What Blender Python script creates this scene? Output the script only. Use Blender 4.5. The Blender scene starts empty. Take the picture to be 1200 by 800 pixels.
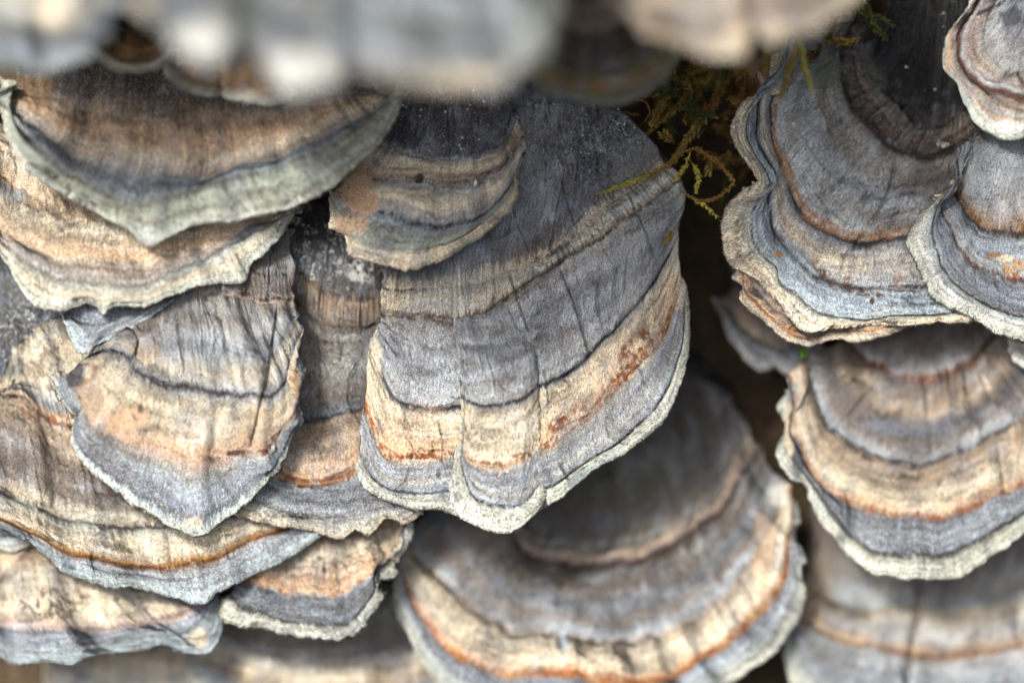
import bpy, math, random
import numpy as np
random.seed(7); rng = np.random.default_rng(7)
# ------------------------------------------------------------------ camera, sky, sun, exposure
S = 0.14/1200.0          # metres covered by one pixel of a 1200 px wide frame at the focus distance
DIST = 0.14*100/36.0     # camera distance to the focus plane
PITCH = math.radians(55)
cP, sP = math.cos(PITCH), math.sin(PITCH)
def R3(v):
    v = np.asarray(v, float)
    return np.stack([v[..., 0], cP*v[..., 1]-sP*v[..., 2], sP*v[..., 1]+cP*v[..., 2]], -1)
def W(p):
    """traced outline point (x, y in frame pixels, d = distance in front of the focus plane) -> world metres"""
    p = np.asarray(p, float); z = p[..., 2]*S; k = (DIST-z)/DIST
    return R3(np.stack([(p[..., 0]-600)*S*k, (400-p[..., 1])*S*k, z], -1))
sc = bpy.context.scene; COL = sc.collection
cam_d = bpy.data.cameras.new('camera'); cam = bpy.data.objects.new('camera', cam_d); COL.objects.link(cam)
cam.location = tuple(R3([0, 0, DIST])); cam.rotation_euler = (PITCH, 0, 0)
cam_d.lens = 100; cam_d.sensor_width = 36; cam_d.clip_start = 0.005; cam_d.clip_end = 50
cam_d.dof.use_dof = True; cam_d.dof.focus_distance = DIST; cam_d.dof.aperture_fstop = 2.7
sc.camera = cam
SUN_V = np.array([-0.46, 0.58, 0.80])      # direction to the light in the view frame (right, up, towards camera)
SUN_W = R3(SUN_V/np.linalg.norm(SUN_V))
el = math.asin(SUN_W[2]); az = math.atan2(SUN_W[0], SUN_W[1])
world = bpy.data.worlds.new('World'); sc.world = world; world.use_nodes = True
wn = world.node_tree; bg = wn.nodes['Background']
sky = wn.nodes.new('ShaderNodeTexSky'); sky.sky_type = 'NISHITA'; sky.sun_disc = False
sky.sun_elevation = el; sky.sun_rotation = az; sky.air_density = 1.0; sky.dust_density = 7.0; sky.ozone_density = 0.3
hsv = wn.nodes.new('ShaderNodeHueSaturation'); hsv.inputs['Saturation'].default_value = .45   # thin overcast
wn.links.new(sky.outputs[0], hsv.inputs['Color']); wn.links.new(hsv.outputs[0], bg.inputs[0]); bg.inputs[1].default_value = 0.058
sun_d = bpy.data.lights.new('sun', 'SUN'); sun = bpy.data.objects.new('sun', sun_d); COL.objects.link(sun)
sun_d.energy = 1.5; sun_d.angle = math.radians(11); sun_d.color = (1.0, 0.97, 0.91)
from mathutils import Vector, Matrix
sun.rotation_euler = Vector(tuple(SUN_W)).to_track_quat('Z', 'Y').to_euler()
sc.view_settings.view_transform = 'Standard'; sc.view_settings.look = 'None'
sc.view_settings.exposure = 2.38; sc.view_settings.gamma = 1.0
sc.render.engine = 'CYCLES'; sc.cycles.max_bounces = 5; sc.cycles.diffuse_bounces = 3

# ------------------------------------------------------------------ numpy noise
def _h(ix, iy, seed):
    n = (ix.astype(np.int64)*374761393 + iy.astype(np.int64)*668265263 + seed*974711) & 0xffffffff
    n = ((n ^ (n >> 13))*1274126177) & 0xffffffff
    n = n ^ (n >> 16)
    return (n & 0xffffff)/float(0xffffff)
def vn(x, y, seed=0):
    x, y = np.broadcast_arrays(np.asarray(x, float), np.asarray(y, float))
    ix = np.floor(x); iy = np.floor(y); fx = x-ix; fy = y-iy
    fx = fx*fx*fx*(fx*(fx*6-15)+10); fy = fy*fy*fy*(fy*(fy*6-15)+10)
    a = _h(ix, iy, seed); b = _h(ix+1, iy, seed); c = _h(ix, iy+1, seed); d = _h(ix+1, iy+1, seed)
    return (a*(1-fx)+b*fx)*(1-fy)+(c*(1-fx)+d*fx)*fy
def fbm(x, y, seed=0, o=3):
    s = 0; a = 0.5; t = 0
    for k in range(o):
        s = s+a*vn(x*2**k+k*17.3, y*2**k+k*9.1, seed+k); t += a; a *= .5
    return s/t
def sst(a, b, x):
    t = np.clip((x-a)/(b-a), 0, 1); return t*t*(3-2*t)
# ------------------------------------------------------------------ colours (sRGB 0-255 -> linear)
def L(r, g, b):
    return tuple(((c/255)/12.92 if c/255 <= .04045 else ((c/255+.055)/1.055)**2.4) for c in (r, g, b))
C = dict(black=L(38, 37, 38), slate=L(100, 107, 115), dslate=L(68, 70, 78), blueg=L(147, 156, 163), blue=L(148, 162, 176), grey=L(158, 157, 151),
  lgrey=L(172, 172, 172), gbrown=L(125, 114, 105), dbrown=L(84, 72, 62), tan=L(180, 157, 132), lav=L(130, 137, 150),
  cream=L(220, 205, 178), peach=L(212, 175, 140), white=L(214, 214, 206), rim=L(188, 191, 178), grim=L(160, 166, 149),
  bluer=L(168, 182, 186), rust=L(138, 74, 34), drust=L(86, 46, 26), orange=L(184, 130, 82), line=L(48, 42, 44), ochre=L(150, 112, 60),
  yel=L(196, 146, 70), olive=L(110, 106, 66), pink=L(178, 156, 142), ggrey=L(122, 126, 116))
# ------------------------------------------------------------------ node helpers
class NT:
    def __init__(s, name):
        s.m = bpy.data.materials.new(name); s.m.use_nodes = True; s.t = s.m.node_tree; s.b = s.t.nodes['Principled BSDF']
    def n(s, ty, **kw):
        q = s.t.nodes.new(ty)
        for k, v in kw.items(): setattr(q, k, v)
        return q
    def l(s, a, b): s.t.links.new(a, b)
    def put(s, sock, v):
        if hasattr(v, 'is_linked') or hasattr(v, 'links'): s.l(v, sock)
        else: sock.default_value = v
    def math(s, op, a, b=None, c=None, clamp=False):
        q = s.n('ShaderNodeMath', operation=op, use_clamp=clamp); s.put(q.inputs[0], a)
        if b is not None: s.put(q.inputs[1], b)
        if c is not None: s.put(q.inputs[2], c)
        return q.outputs[0]
    def noise(s, vec, scale=1.0, detail=2.0, rough=.55):
        q = s.n('ShaderNodeTexNoise'); s.l(vec, q.inputs['Vector']); q.inputs['Scale'].default_value = scale
        q.inputs['Detail'].default_value = detail; q.inputs['Roughness'].default_value = rough; return q.outputs['Fac']
    def vmul(s, vec, xyz):
        q = s.n('ShaderNodeVectorMath', operation='MULTIPLY'); s.l(vec, q.inputs[0]); q.inputs[1].default_value = xyz; return q.outputs[0]
    def rng(s, v, a, b, c, d):
        q = s.n('ShaderNodeMapRange'); q.clamp = True; s.l(v, q.inputs[0])
        for i, k in enumerate((a, b, c, d)): q.inputs[i+1].default_value = k
        return q.outputs[0]
    def mix(s, f, a, b, mode='MIX'):
        q = s.n('ShaderNodeMix', data_type='RGBA', blend_type=mode)
        s.put(q.inputs[0], f); s.put(q.inputs[6], a); s.put(q.inputs[7], b); return q.outputs[2]
def cap_material(name, stops, K, seed, soft=1.0, streak=1.0, patch=.45, mott=1.0, gain=1.0, sat=1.0):
    """felted fungus cap: concentric pigment zones with radial fibres"""
    M = NT(name)
    at = M.n('ShaderNodeAttribute', attribute_name='fan'); vec = at.outputs['Vector']
    sep = M.n('ShaderNodeSeparateXYZ'); M.l(vec, sep.inputs[0])
    cmb = M.n('ShaderNodeCombineXYZ'); M.l(sep.outputs[0], cmb.inputs[0]); M.l(sep.outputs[1], cmb.inputs[1]); cmb.inputs[2].default_value = seed*13.7
    st = cmb.outputs[0]
    n2 = M.noise(M.vmul(st, (.16, .04, 1)), detail=3)
    n2b = M.noise(M.vmul(st, (.7, .18, 1)), detail=2)
    v = M.math('ADD', sep.outputs[2], M.math('MULTIPLY', M.math('SUBTRACT', n2, .5), .20*soft/K))
    v = M.math('ADD', v, M.math('MULTIPLY', M.math('SUBTRACT', n2b, .5), .13*soft/K))
    rp = M.n('ShaderNodeValToRGB'); cr = rp.color_ramp; cr.interpolation = 'EASE' if False else 'LINEAR'
    stops = sorted(stops)
    ps = [((i+1)/K, C[c] if isinstance(c, str) else c) for i, c in stops]
    while len(cr.elements) < len(ps): cr.elements.new(.5)
    for e, (p, c) in zip(cr.elements, ps): e.position = min(max(p, 0), 1)
    for e, (p, c) in zip(cr.elements, ps): e.color = (*c, 1)
    M.l(v, rp.inputs[0]); col = rp.outputs[0]
    n3 = M.noise(M.vmul(st, (.30, .022, 1)), detail=4, rough=.6)          # long radial streaks
    n4 = M.noise(M.vmul(st, (.030, .022, 1)), detail=4, rough=.6)         # patches
    n5 = M.noise(M.vmul(st, (1.5, .85, 1)), detail=2, rough=.75)           # felt
    n6 = M.noise(M.vmul(st, (.5, .3, 1)), detail=3, rough=.65)
    hs = M.mix(M.rng(n4, .46, .66, 0, patch*1.3), col, (*L(112, 114, 122), 1))
    hs = M.mix(M.rng(n4, .50, .28, 0, patch*.8), hs, M.mix(1.0, hs, (1.0, .92, .83, 1), 'MULTIPLY'))
    f3 = M.rng(n3, .28, .72, 1-.20*streak, 1+.20*streak)
    f5 = M.rng(n5, .36, .64, 1-.62*mott, 1+.62*mott)
    f6 = M.rng(n6, .32, .68, 1-.40*mott, 1+.40*mott)
    zc = M.n('ShaderNodeCombineXYZ'); M.l(M.math('MULTIPLY', sep.outputs[0], .012), zc.inputs[0]); M.l(M.math('MULTIPLY', M.math('MULTIPLY', v, K*1.0), 5.5), zc.inputs[1]); zc.inputs[2].default_value = seed*3.1
    n9 = M.noise(zc.outputs[0], 1.0, 4, .7); f9 = M.rng(n9, .35, .65, .52, 1.45)
    hs = M.mix(M.rng(n9, .52, .66, 0, .4), hs, (*L(150, 159, 166), 1)); hs = M.mix(M.rng(n9, .48, .36, 0, .22), hs, (*L(176, 150, 122), 1))
    f = M.math('MULTIPLY', M.math('MULTIPLY', f3, M.math('MULTIPLY', f5, f9)), M.math('MULTIPLY', f6, gain))
    q = M.n('ShaderNodeVectorMath', operation='SCALE'); M.l(hs, q.inputs[0]); M.l(f, q.inputs['Scale'])
    colv = q.outputs[0]
    n7 = M.noise(M.vmul(st, (.5, .5, 1)), detail=1)
    colv = M.mix(M.rng(n7, .66, .72, 0, .6), colv, (*L(72, 58, 46), 1))   # dark specks
    n8 = M.noise(M.vmul(st, (.9, .6, 3)), detail=1)
    colv = M.mix(M.rng(n8, .60, .70, 0, .55*mott), colv, (*L(228, 224, 214), 1))   # pale tufts
    pg = M.n('ShaderNodeAttribute', attribute_name='pig')
    pa = M.math('MULTIPLY', pg.outputs['Alpha'], M.rng(n6, .25, .6, .55, 1.15), clamp=True)
    pc = M.n('ShaderNodeVectorMath', operation='SCALE'); M.l(pg.outputs['Color'], pc.inputs[0]); M.l(M.math('MULTIPLY', f5, f6), pc.inputs['Scale'])
    colv = M.mix(pa, colv, pc.outputs[0])
    M.l(colv, M.b.inputs['Base Color'])
    M.b.inputs['Roughness'].default_value = .88; M.b.inputs['Specular IOR Level'].default_value = .22
    hsum = M.math('ADD', M.math('MULTIPLY', n5, .8), M.math('ADD', M.math('MULTIPLY', n6, .9), M.math('MULTIPLY', n3, .4)))
    bp = M.n('ShaderNodeBump'); bp.inputs['Strength'].default_value = 1.0; bp.inputs['Distance'].default_value = S*5.0
    M.l(hsum, bp.inputs['Height']); M.l(bp.outputs[0], M.b.inputs['Normal'])
    return M.m
def simple_material(name, c1, c2, scale, bump=2.0, rough=.9, detail=4):
    M = NT(name); tc = M.n('ShaderNodeTexCoord'); n = M.noise(tc.outputs['Object'], scale, detail, .65)
    M.l(M.mix(M.rng(n, .3, .7, 0, 1), (*c1, 1), (*c2, 1)), M.b.inputs['Base Color'])
    M.b.inputs['Roughness'].default_value = rough; M.b.inputs['Specular IOR Level'].default_value = .25
    bp = M.n('ShaderNodeBump'); bp.inputs['Strength'].default_value = .8; bp.inputs['Distance'].default_value = S*bump
    M.l(n, bp.inputs['Height']); M.l(bp.outputs[0], M.b.inputs['Normal']); return M.m
PORE = simple_material('pore_surface', L(190, 178, 150), L(120, 108, 88), 2500)
# ------------------------------------------------------------------ mesh helpers
def mesh_obj(name, verts, faces, mat, parent=None, normals=None, fan=None, pig=None, smooth=True, kind=None, label=None):
    me = bpy.data.meshes.new(name); verts = np.asarray(verts, np.float32); faces = np.asarray(faces, np.int32)
    k = faces.shape[1]; nf = len(faces)
    me.vertices.add(len(verts)); me.vertices.foreach_set('co', verts.ravel())
    me.loops.add(nf*k); me.loops.foreach_set('vertex_index', faces.ravel())
    me.polygons.add(nf); me.polygons.foreach_set('loop_start', np.arange(0, nf*k, k, dtype=np.int32))
    me.polygons.foreach_set('use_smooth', np.full(nf, smooth))
    me.update(calc_edges=True)
    if fan is not None:
        a = me.attributes.new('fan', 'FLOAT_VECTOR', 'POINT'); a.data.foreach_set('vector', np.asarray(fan, np.float32).ravel())
    if pig is not None:
        a = me.attributes.new('pig', 'FLOAT_COLOR', 'POINT'); a.data.foreach_set('color', np.asarray(pig, np.float32).ravel())
    if normals is not None: me.normals_split_custom_set_from_vertices(np.asarray(normals, np.float32))
    me.materials.append(mat)
    o = bpy.data.objects.new(name, me); COL.objects.link(o)
    if parent is not None: o.parent = parent
    if kind: o['kind'] = kind
    if label: o['label'] = label
    return o
def thing(name, label, cat, loc, group=None):
    o = bpy.data.objects.new(name, None); COL.objects.link(o); o.location = tuple(loc); o.empty_display_size = .003
    o['label'] = label; o['category'] = cat
    if group: o['group'] = group
    return o
def quads(nv, nu, flip=False):
    i, j = np.meshgrid(np.arange(nv-1), np.arange(nu-1), indexing='ij'); a = (i*nu+j).ravel()
    f = np.stack([a, a+nu, a+nu+1, a+1], -1)
    return f[:, ::-1] if flip else f
def crom(pts, n, arc=True):
    pts = np.asarray(pts, float); m = len(pts)
    P = np.vstack([2*pts[0]-pts[1], pts, 2*pts[-1]-pts[-2]])
    q = 400 if arc else n
    t = np.linspace(0, m-1, q); i = np.minimum(t.astype(int), m-2); f = (t-i)[:, None]
    p0, p1, p2, p3 = P[i], P[i+1], P[i+2], P[i+3]
    o = .5*((2*p1)+(-p0+p2)*f+(2*p0-5*p1+4*p2-p3)*f**2+(-p0+3*p1-3*p2+p3)*f**3)
    if not arc: return o
    s = np.r_[0, np.cumsum(np.linalg.norm(np.diff(o[:, :2], axis=0), axis=1))]
    k = np.linspace(0, s[-1], n)
    return np.stack([np.interp(k, s, o[:, c]) for c in range(3)], -1)
def polydist(X, Y, poly):
    """distance to a polyline, signed side and position along it"""
    best = np.full(X.shape, 1e9); side = np.zeros(X.shape); al = np.zeros(X.shape)
    poly = np.asarray(poly, float); n = len(poly)-1
    for k in range(n):
        a, b = poly[k], poly[k+1]; d = b-a; L2 = (d**2).sum()
        t = np.clip(((X-a[0])*d[0]+(Y-a[1])*d[1])/L2, 0, 1)
        dx = X-(a[0]+t*d[0]); dy = Y-(a[1]+t*d[1]); r = np.hypot(dx, dy)
        m = r < best; best[m] = r[m]; side[m] = np.sign(d[0]*dy-d[1]*dx)[m]; al[m] = ((k+t)/n)[m]
    return best, side, al
SEED = [0]
def bracket(label, contours, stops, res=2.4, thick=7, side=10, lines=(), creases=(), spots=(), wrinkles=(), wob=3.0, jag=1.2,
            wave=2.0, hairs=0, hair_len=5, root=(0, 25, -110), splits=None, soft=1.0, streak=1.0, patch=.45, mott=1.0, gain=1.0, arc=True,
            fine=.5, parent=None, name='fungus_bracket', dome=3.0, fringe=None, marg=None, group='shelf fungus brackets growing on the trunk'):
    SEED[0] += 1; sd = SEED[0]*31
    cs = []
    for d, pts in contours: cs.append([(p[0], p[1], d+(p[2] if len(p) > 2 else 0)) for p in pts])
    cs = [[(p[0]+root[0], p[1]-root[1], p[2]+root[2]) for p in cs[0]]]+cs
    K = len(cs)-1                                                # contour index runs -1 .. K-1
    ln = max(np.linalg.norm(np.diff(np.array(c)[:, :2], axis=0), axis=1).sum() for c in cs)
    NU = int(max(24, ln/res))
    G = np.stack([crom(c, NU, arc) for c in cs])                   # K+1, NU, 3
    kt = np.r_[0, np.cumsum(np.maximum(4, np.linalg.norm(np.diff(G, axis=0), axis=2).mean(1)))]
    T = kt[-1]; NV = int(max(16, T/res)); tr = np.linspace(0, T, NV)
    tan = np.empty_like(G)
    for k in range(K+1):
        if k == 0: tan[k] = (G[1]-G[0])/(kt[1]-kt[0])
        elif k == K: tan[k] = (G[k]-G[k-1])/(kt[k]-kt[k-1])
        else:
            a = (G[k]-G[k-1])/(kt[k]-kt[k-1]); b = (G[k+1]-G[k])/(kt[k+1]-kt[k]); h0 = kt[k]-kt[k-1]; h1 = kt[k+1]-kt[k]
            tan[k] = (a*h1+b*h0)/(h0+h1)
    ii = np.clip(np.searchsorted(kt, tr, 'right')-1, 0, K-1); h = (kt[ii+1]-kt[ii])[:, None, None]; f = ((tr-kt[ii])[:, None, None])/h
    P = (2*f**3-3*f**2+1)*G[ii]+(f**3-2*f**2+f)*h*tan[ii]+(-2*f**3+3*f**2)*G[ii+1]+(f**3-f**2)*h*tan[ii+1]
    s = np.r_[0, np.cumsum(np.linalg.norm(np.diff(G[-2:].mean(0), axis=0), axis=1))]; sl = s[-1]
    ss, tt = np.meshgrid(s, tr); uu = ss/sl
    # outline jaggedness near the margin
    ev = np.gradient(P, axis=0); ev /= np.linalg.norm(ev, axis=2, keepdims=True)+1e-9
    jg = ((fbm(s/22+sd, 0*s, sd, 3)-.5)*4.5+(vn(s/5, 0*s, sd+5)-.5)*1.6+(vn(s/2.2, 0*s, sd+6)-.5)*1.0)*jag
    P = P+ev*(jg[None, :]*sst(T-16, T, tr)[:, None])[..., None]*np.array([1, 1, .3])
    # wobbling zone coordinate shared by relief and pigment
    tw = tt+((fbm(ss/28, tt/60, sd+1, 3)-.5)*2.6*wob+(vn(ss/4.5, tt/9, sd+3)-.5)*.5*wob)*sst(0, 30, T-tt+4)
    idx = np.interp(tw.ravel(), kt, np.arange(-1, K)).reshape(tw.shape)
    eu = np.gradient(P, axis=1); eu /= np.linalg.norm(eu, axis=2, keepdims=True)+1e-9
    for a_, sg_ in ((uu*sl, -1), ((1-uu)*sl, 1)):
        P = P+eu*(sg_*(1-sst(0, 16, a_))*((fbm(tt/26, 0*tt+sg_, sd+15, 3)-.5)*9+(vn(tt/5, 0*tt+sg_, sd+16)-.5)*1.6)*min(1, sl/150))[..., None]
    X, Y = P[..., 0], P[..., 1]
    H = np.zeros_like(X); pig = np.zeros(X.shape+(4,))
    def paint(c, a):
        c = np.array(C[c] if isinstance(c, str) else c); a = np.clip(a, 0, 1)[..., None]
        A = pig[..., 3:]; na = a+A*(1-a)
        pig[..., :3] = (c*a+pig[..., :3]*A*(1-a))/np.maximum(na, 1e-6); pig[..., 3:] = na
    def tk(i): return np.interp(i, np.arange(-1, K), kt)
    # doming between zones, sagging sides, waves and corrugation
    for k in range(0, K):
        a, b = kt[k], kt[k+1]
        if k > 0: H += 1.6*dome*np.sin(np.pi*np.clip((tw-a)/(b-a), 0, 1))*(min(b-a, 60)/60)
    es = np.minimum(uu, 1-uu)
    H -= side*(1-sst(0, .22, es))+3.5*np.exp(-es*sl/3.0)
    H += wave*4.2*(fbm(ss/45, tt/220, sd+7, 2)-.5)*sst(.15, 1, tt/T)*2
    H += wave*5*(fbm(ss/60, tt/50, sd+12, 2)-.5)*sst(0,.2,tt/T)+wave*.9*(vn(ss/11, tt/70, sd+8)-.5)+fine*(1.1*(fbm(ss/3.6, tt/9, sd+9, 2)-.5)+.7*(vn(ss/2.1, tt/5, sd+11)-.5))
    H += fine*1.6*(fbm(ss/9, tt/9, sd+10, 3)-.5)
    H += fine*(2.6*(fbm(tw/8, ss/110, sd+21, 3)-.5)+3.0*(fbm(ss/24, tt/24, sd+22, 3)-.5))
    q1 = fbm(ss/34+(fbm(tt/60, ss/90, sd+31, 2)-.5)*1.6, tt/260, sd+32, 3)-.5
    m1 = sst(.46, .66, fbm(ss/40, tt/45, sd+33, 2))*sst(kt[1]-10, kt[1]+10, tt)*sst(-2, 12, T-tt)
    g1 = np.exp(-(q1/.016)**2)*m1; H -= 2.2*fine*g1; H += 3.0*fine*sst(-.05, .0, q1)*(1-sst(0, .22, q1))*m1
    q2 = fbm(tw/20, ss/190, sd+34, 3)-.5; m2 = sst(.40, .60, fbm(ss/45, tt/30, sd+35, 2))*sst(kt[1]-10, kt[1]+10, tt)*sst(0, 10, T-tt)
    g2 = np.exp(-(q2/.020)**2)*m2; H -= 2.0*fine*g2
    paint('line', .42*fine*np.maximum(g1, g2))
    for (i, dep, wd) in [(l[0], l[1], l[2]) for l in lines]:
        dep = dep*1.6; g = np.exp(-((tw-tk(i))/wd)**2); br = .35+.9*fbm(ss/25, 0*ss, sd+int(i*10)+40, 2)
        H -= dep*g*br
        H += dep*.5*sst(-wd*5, 0, tw-tk(i))*(1-sst(0, wd*.7, tw-tk(i)))*br
        H -= dep*.25*sst(0, wd*2, tw-tk(i))
    for l in lines:
        if len(l) > 3 and l[3]:
            i, wd, c, brk = l[0], l[2], l[3], l[4] if len(l) > 4 else .3
            m = np.exp(-((tw-tk(i))/(wd*.85))**2)
            nb = fbm(ss/14, tt/14, sd+60+int(i*7), 3)*.6+vn(ss/2.6, tt/2.6, sd+61)*.4
            m = m*sst(brk, brk+.16, nb)
            paint(c, m*1.0)
    for (i0, i1, amp, fr, raised) in wrinkles:
        a, b = tk(i0), tk(i1); env = sst(a-2, a+3, tw)*(1-sst(b-3, b+1, tw))
        H += raised*env+amp*env*(fbm(ss/fr, tt/(fr*6), sd+70, 3)-.5)*2
        if raised: paint('line', env*sst(.60, .80, vn(ss/(fr*.5), tt/20, sd+72))*.6)
    for cr in creases:
        poly, dep, wd, stp, dec = cr[:5]; r, sg, al = polydist(X, Y, poly)
        fade = sst(0, .15, al+.02)*(1 if (len(cr) > 5 and cr[5]) else (1-sst(.88, 1, al)))
        rr = r+ (vn(X/7, Y/7, sd+80)-.5)*1.2
        H -= 1.5*dep*np.exp(-(rr/(wd*(.6+.9*fbm(X/16, Y/16, sd+82, 2))))**2)*fade
        if stp: H += stp*np.exp(-r/dec)*sst(-1.0, 1.0, sg*r/1.0)*fade
        if dep > 0: paint('line', .5*np.exp(-(rr/(wd*.6))**2)*fade*sst(.25, .7, fbm(X/10, Y/10, sd+81, 2)))
    for sp in spots:
        x, y, rx, ry, c, a = sp[:6]; fr = sp[6] if len(sp) > 6 else 0; th = sp[7] if len(sp) > 7 else .5
        ang = math.radians(sp[8]) if len(sp) > 8 else 0
        dx = (X-x)*math.cos(ang)+(Y-y)*math.sin(ang); dy = -(X-x)*math.sin(ang)+(Y-y)*math.cos(ang)
        rad = np.sqrt((dx/rx)**2+(dy/ry)**2)+(fbm(X/9, Y/9, sd+90, 3)-.5)*.7
        m = 1-sst(.6, 1.05, rad)
        if fr: m = m*sst(th, th+.10, vn(X/fr, Y/fr, sd+91+int(x))*.6+vn(X/fr*2.1, Y/fr*2.1, sd+92)*.4); H -= m*1.2*min(1, 6/fr)
        paint(c, m*a)
    # displace along the surface normal
    def nrm(Q):
        gu = np.gradient(Q, axis=1); gv = np.gradient(Q, axis=0); n = np.cross(gu, gv)
        n /= np.linalg.norm(n, axis=2, keepdims=True)+1e-9
        return n*np.where(n[..., 2:].mean() < 0, -1, 1)
    N0 = nrm(P); P = P+N0*H[..., None]
    # rolled margin
    r0 = thick/2; rings = 7; th = np.linspace(0, math.pi, rings+1)[1:]
    e_end = ev[-1]; n_end = np.cross(np.gradient(P[-1], axis=0), e_end); n_end /= np.linalg.norm(n_end, axis=1, keepdims=True)+1e-9
    n_end *= np.sign(n_end[:, 2:]+1e-9); n_end = n_end*.5+np.array([0, 0, .5]); n_end /= np.linalg.norm(n_end, axis=1, keepdims=True)
    rv = r0*(.8+.5*fbm(s/18, 0*s, sd+95, 2))[:, None]
    roll = np.stack([P[-1]+e_end*rv*math.sin(a)-n_end*rv*(1-math.cos(a)) for a in th])
    full = np.concatenate([P, roll]); NR = NV+rings
    NA = nrm(full)
    rows_t = np.r_[tr, T+np.arange(1, rings+1)*r0*.4]
    fan = np.zeros((NR, NU, 3)); fan[..., 0] = s[None]; fan[..., 1] = rows_t[:, None]
    fan[:NV, :, 2] = (idx+1)/K; fan[NV:, :, 2] = 1
    pigf = np.concatenate([pig, np.repeat(pig[-1:], rings, 0)])
    # split into parts
    org = np.array([G[1][NU//2][0], G[1][NU//2][1], G[1][NU//2][2]+root[2]*.5]); ow = W(org)
    if parent is None: t = thing(name, label, 'shelf fungus', ow, group)
    else:
        t = bpy.data.objects.new('lobe', None); COL.objects.link(t); t.parent = parent['t']; t.location = tuple(ow-parent['ow']); t['label'] = label; t.empty_display_size = .003
    mat = cap_material(name, stops, K, SEED[0], soft, streak, patch, mott, gain)
    Wf = W(full)-ow; NW = R3(NA)
    if splits is None: splits = list(range(1, K-1))
    mt = marg if marg is not None else K-2
    cuts = sorted(set([0]+[int(np.argmin(abs(tr-tk(q)))) for q in splits]+[int(np.argmin(abs(tr-tk(mt))))]+[NR-1]))
    for q, (a, b) in enumerate(zip(cuts[:-1], cuts[1:])):
        sl_ = slice(a, b+1); nm = 'margin' if b == NR-1 else 'growth_band'
        mesh_obj(nm, Wf[sl_].reshape(-1, 3), quads(b-a+1, NU, False), mat, t, NW[sl_].reshape(-1, 3), fan[sl_].reshape(-1, 3), pigf[sl_].reshape(-1, 4))
    # pore surface underneath, with the attachment to the trunk
    cu = np.unique(np.linspace(0, NU-1, max(12, NU//5)).astype(int)); cv = np.unique(np.linspace(NV-1, int(np.argmin(abs(tr-kt[1]))), 14).astype(int))[::-1]
    U = [roll[-1][cu]]
    for v in cv[1:]:
        q = P[v][cu].copy(); q[:, 2] -= thick+.10*(T-tr[v])+1; U.append(q)
    q = P[0][cu].copy(); q[:, 1] += 30; q[:, 2] -= 30; U.append(q)
    U = np.stack(U); vs = W(U)-ow; nu = len(cu); nv = len(U)
    F = [quads(nv, nu, False)]
    V = [vs.reshape(-1, 3)]; off = nv*nu
    rr_ = [NR-1]+list(cv[1:])+[0]
    for jc, cj in ((0, 0), (nu-1, NU-1)):                        # side walls
        top = W(np.stack([full[v][cj] for v in rr_]))-ow; V.append(top); a = np.arange(nv-1)
        f = np.stack([a*nu+jc, (a+1)*nu+jc, off+a+1, off+a], -1); F.append(f if jc else f[:, ::-1]); off += nv
    mesh_obj('pore_surface', np.concatenate(V), np.concatenate(F), PORE, t)
    # short felt hairs and margin fringe
    if hairs:
        lo = int(np.argmin(abs(tr-kt[1]))); ri = rng.random(hairs)*(NR-4-lo)+lo; ci = rng.random(hairs)*(NU-2)
        r_, c_ = ri.astype(int), ci.astype(int)
        nfr = int(sl*(fringe if fringe is not None else 3)*.6); r2 = NV-2+rng.integers(0, 5, nfr); c2 = rng.integers(0, NU-2, nfr)
        isf = np.r_[np.zeros(hairs), np.ones(nfr)]; r_ = np.r_[r_, r2]; c_ = np.r_[c_, c2]; n = len(r_)
        p = full[r_, c_]+(full[r_, c_+1]-full[r_, c_])*rng.random((n, 1)); nn = NA[r_, c_]
        ef = np.gradient(full, axis=0); ef /= np.linalg.norm(ef, axis=2, keepdims=True)+1e-9; e = ef[np.minimum(r_, NV-1), c_]
        d = e*(.9)+nn*(.25+.35*rng.random((n, 1)))*(1-.6*isf[:, None])+rng.normal(0, .38, (n, 3))
        d /= np.linalg.norm(d, axis=1, keepdims=True); ln_ = hair_len*(.3+1.0*rng.random((n, 1))**1.5)*(.55+.2*isf[:, None])
        w = np.cross(d, nn); w /= np.linalg.norm(w, axis=1, keepdims=True)+1e-9; w *= .30
        q = p-nn*.3; V3 = np.stack([q-w, q+w, q+d*ln_], 1).reshape(-1, 3)
        fn = np.repeat(fan[r_, c_], 3, 0); pg = pigf[r_, c_].copy()
        hc = np.array(C['white']); k = .10+.28*rng.random(n)
        pg2 = np.zeros((n, 4)); pg2[:, :3] = pg[:, :3]*(1-k[:, None])*(pg[:, 3:] > .3)+hc*(k[:, None] if False else np.where(pg[:, 3:] > .3, k[:, None], 1)); pg2[:, 3] = np.maximum(k, pg[:, 3]*(pg[:, 3] > .3))
        mesh_obj('felt_hairs', W(V3)-ow, np.arange(n*3).reshape(-1, 3), mat, t, np.repeat(R3(nn), 3, 0), fn, np.repeat(pg2, 3, 0), kind='stuff')
    return dict(ow=ow, P=full, N=NA, tr=tr, NU=NU, NV=NV, t=t)

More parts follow.
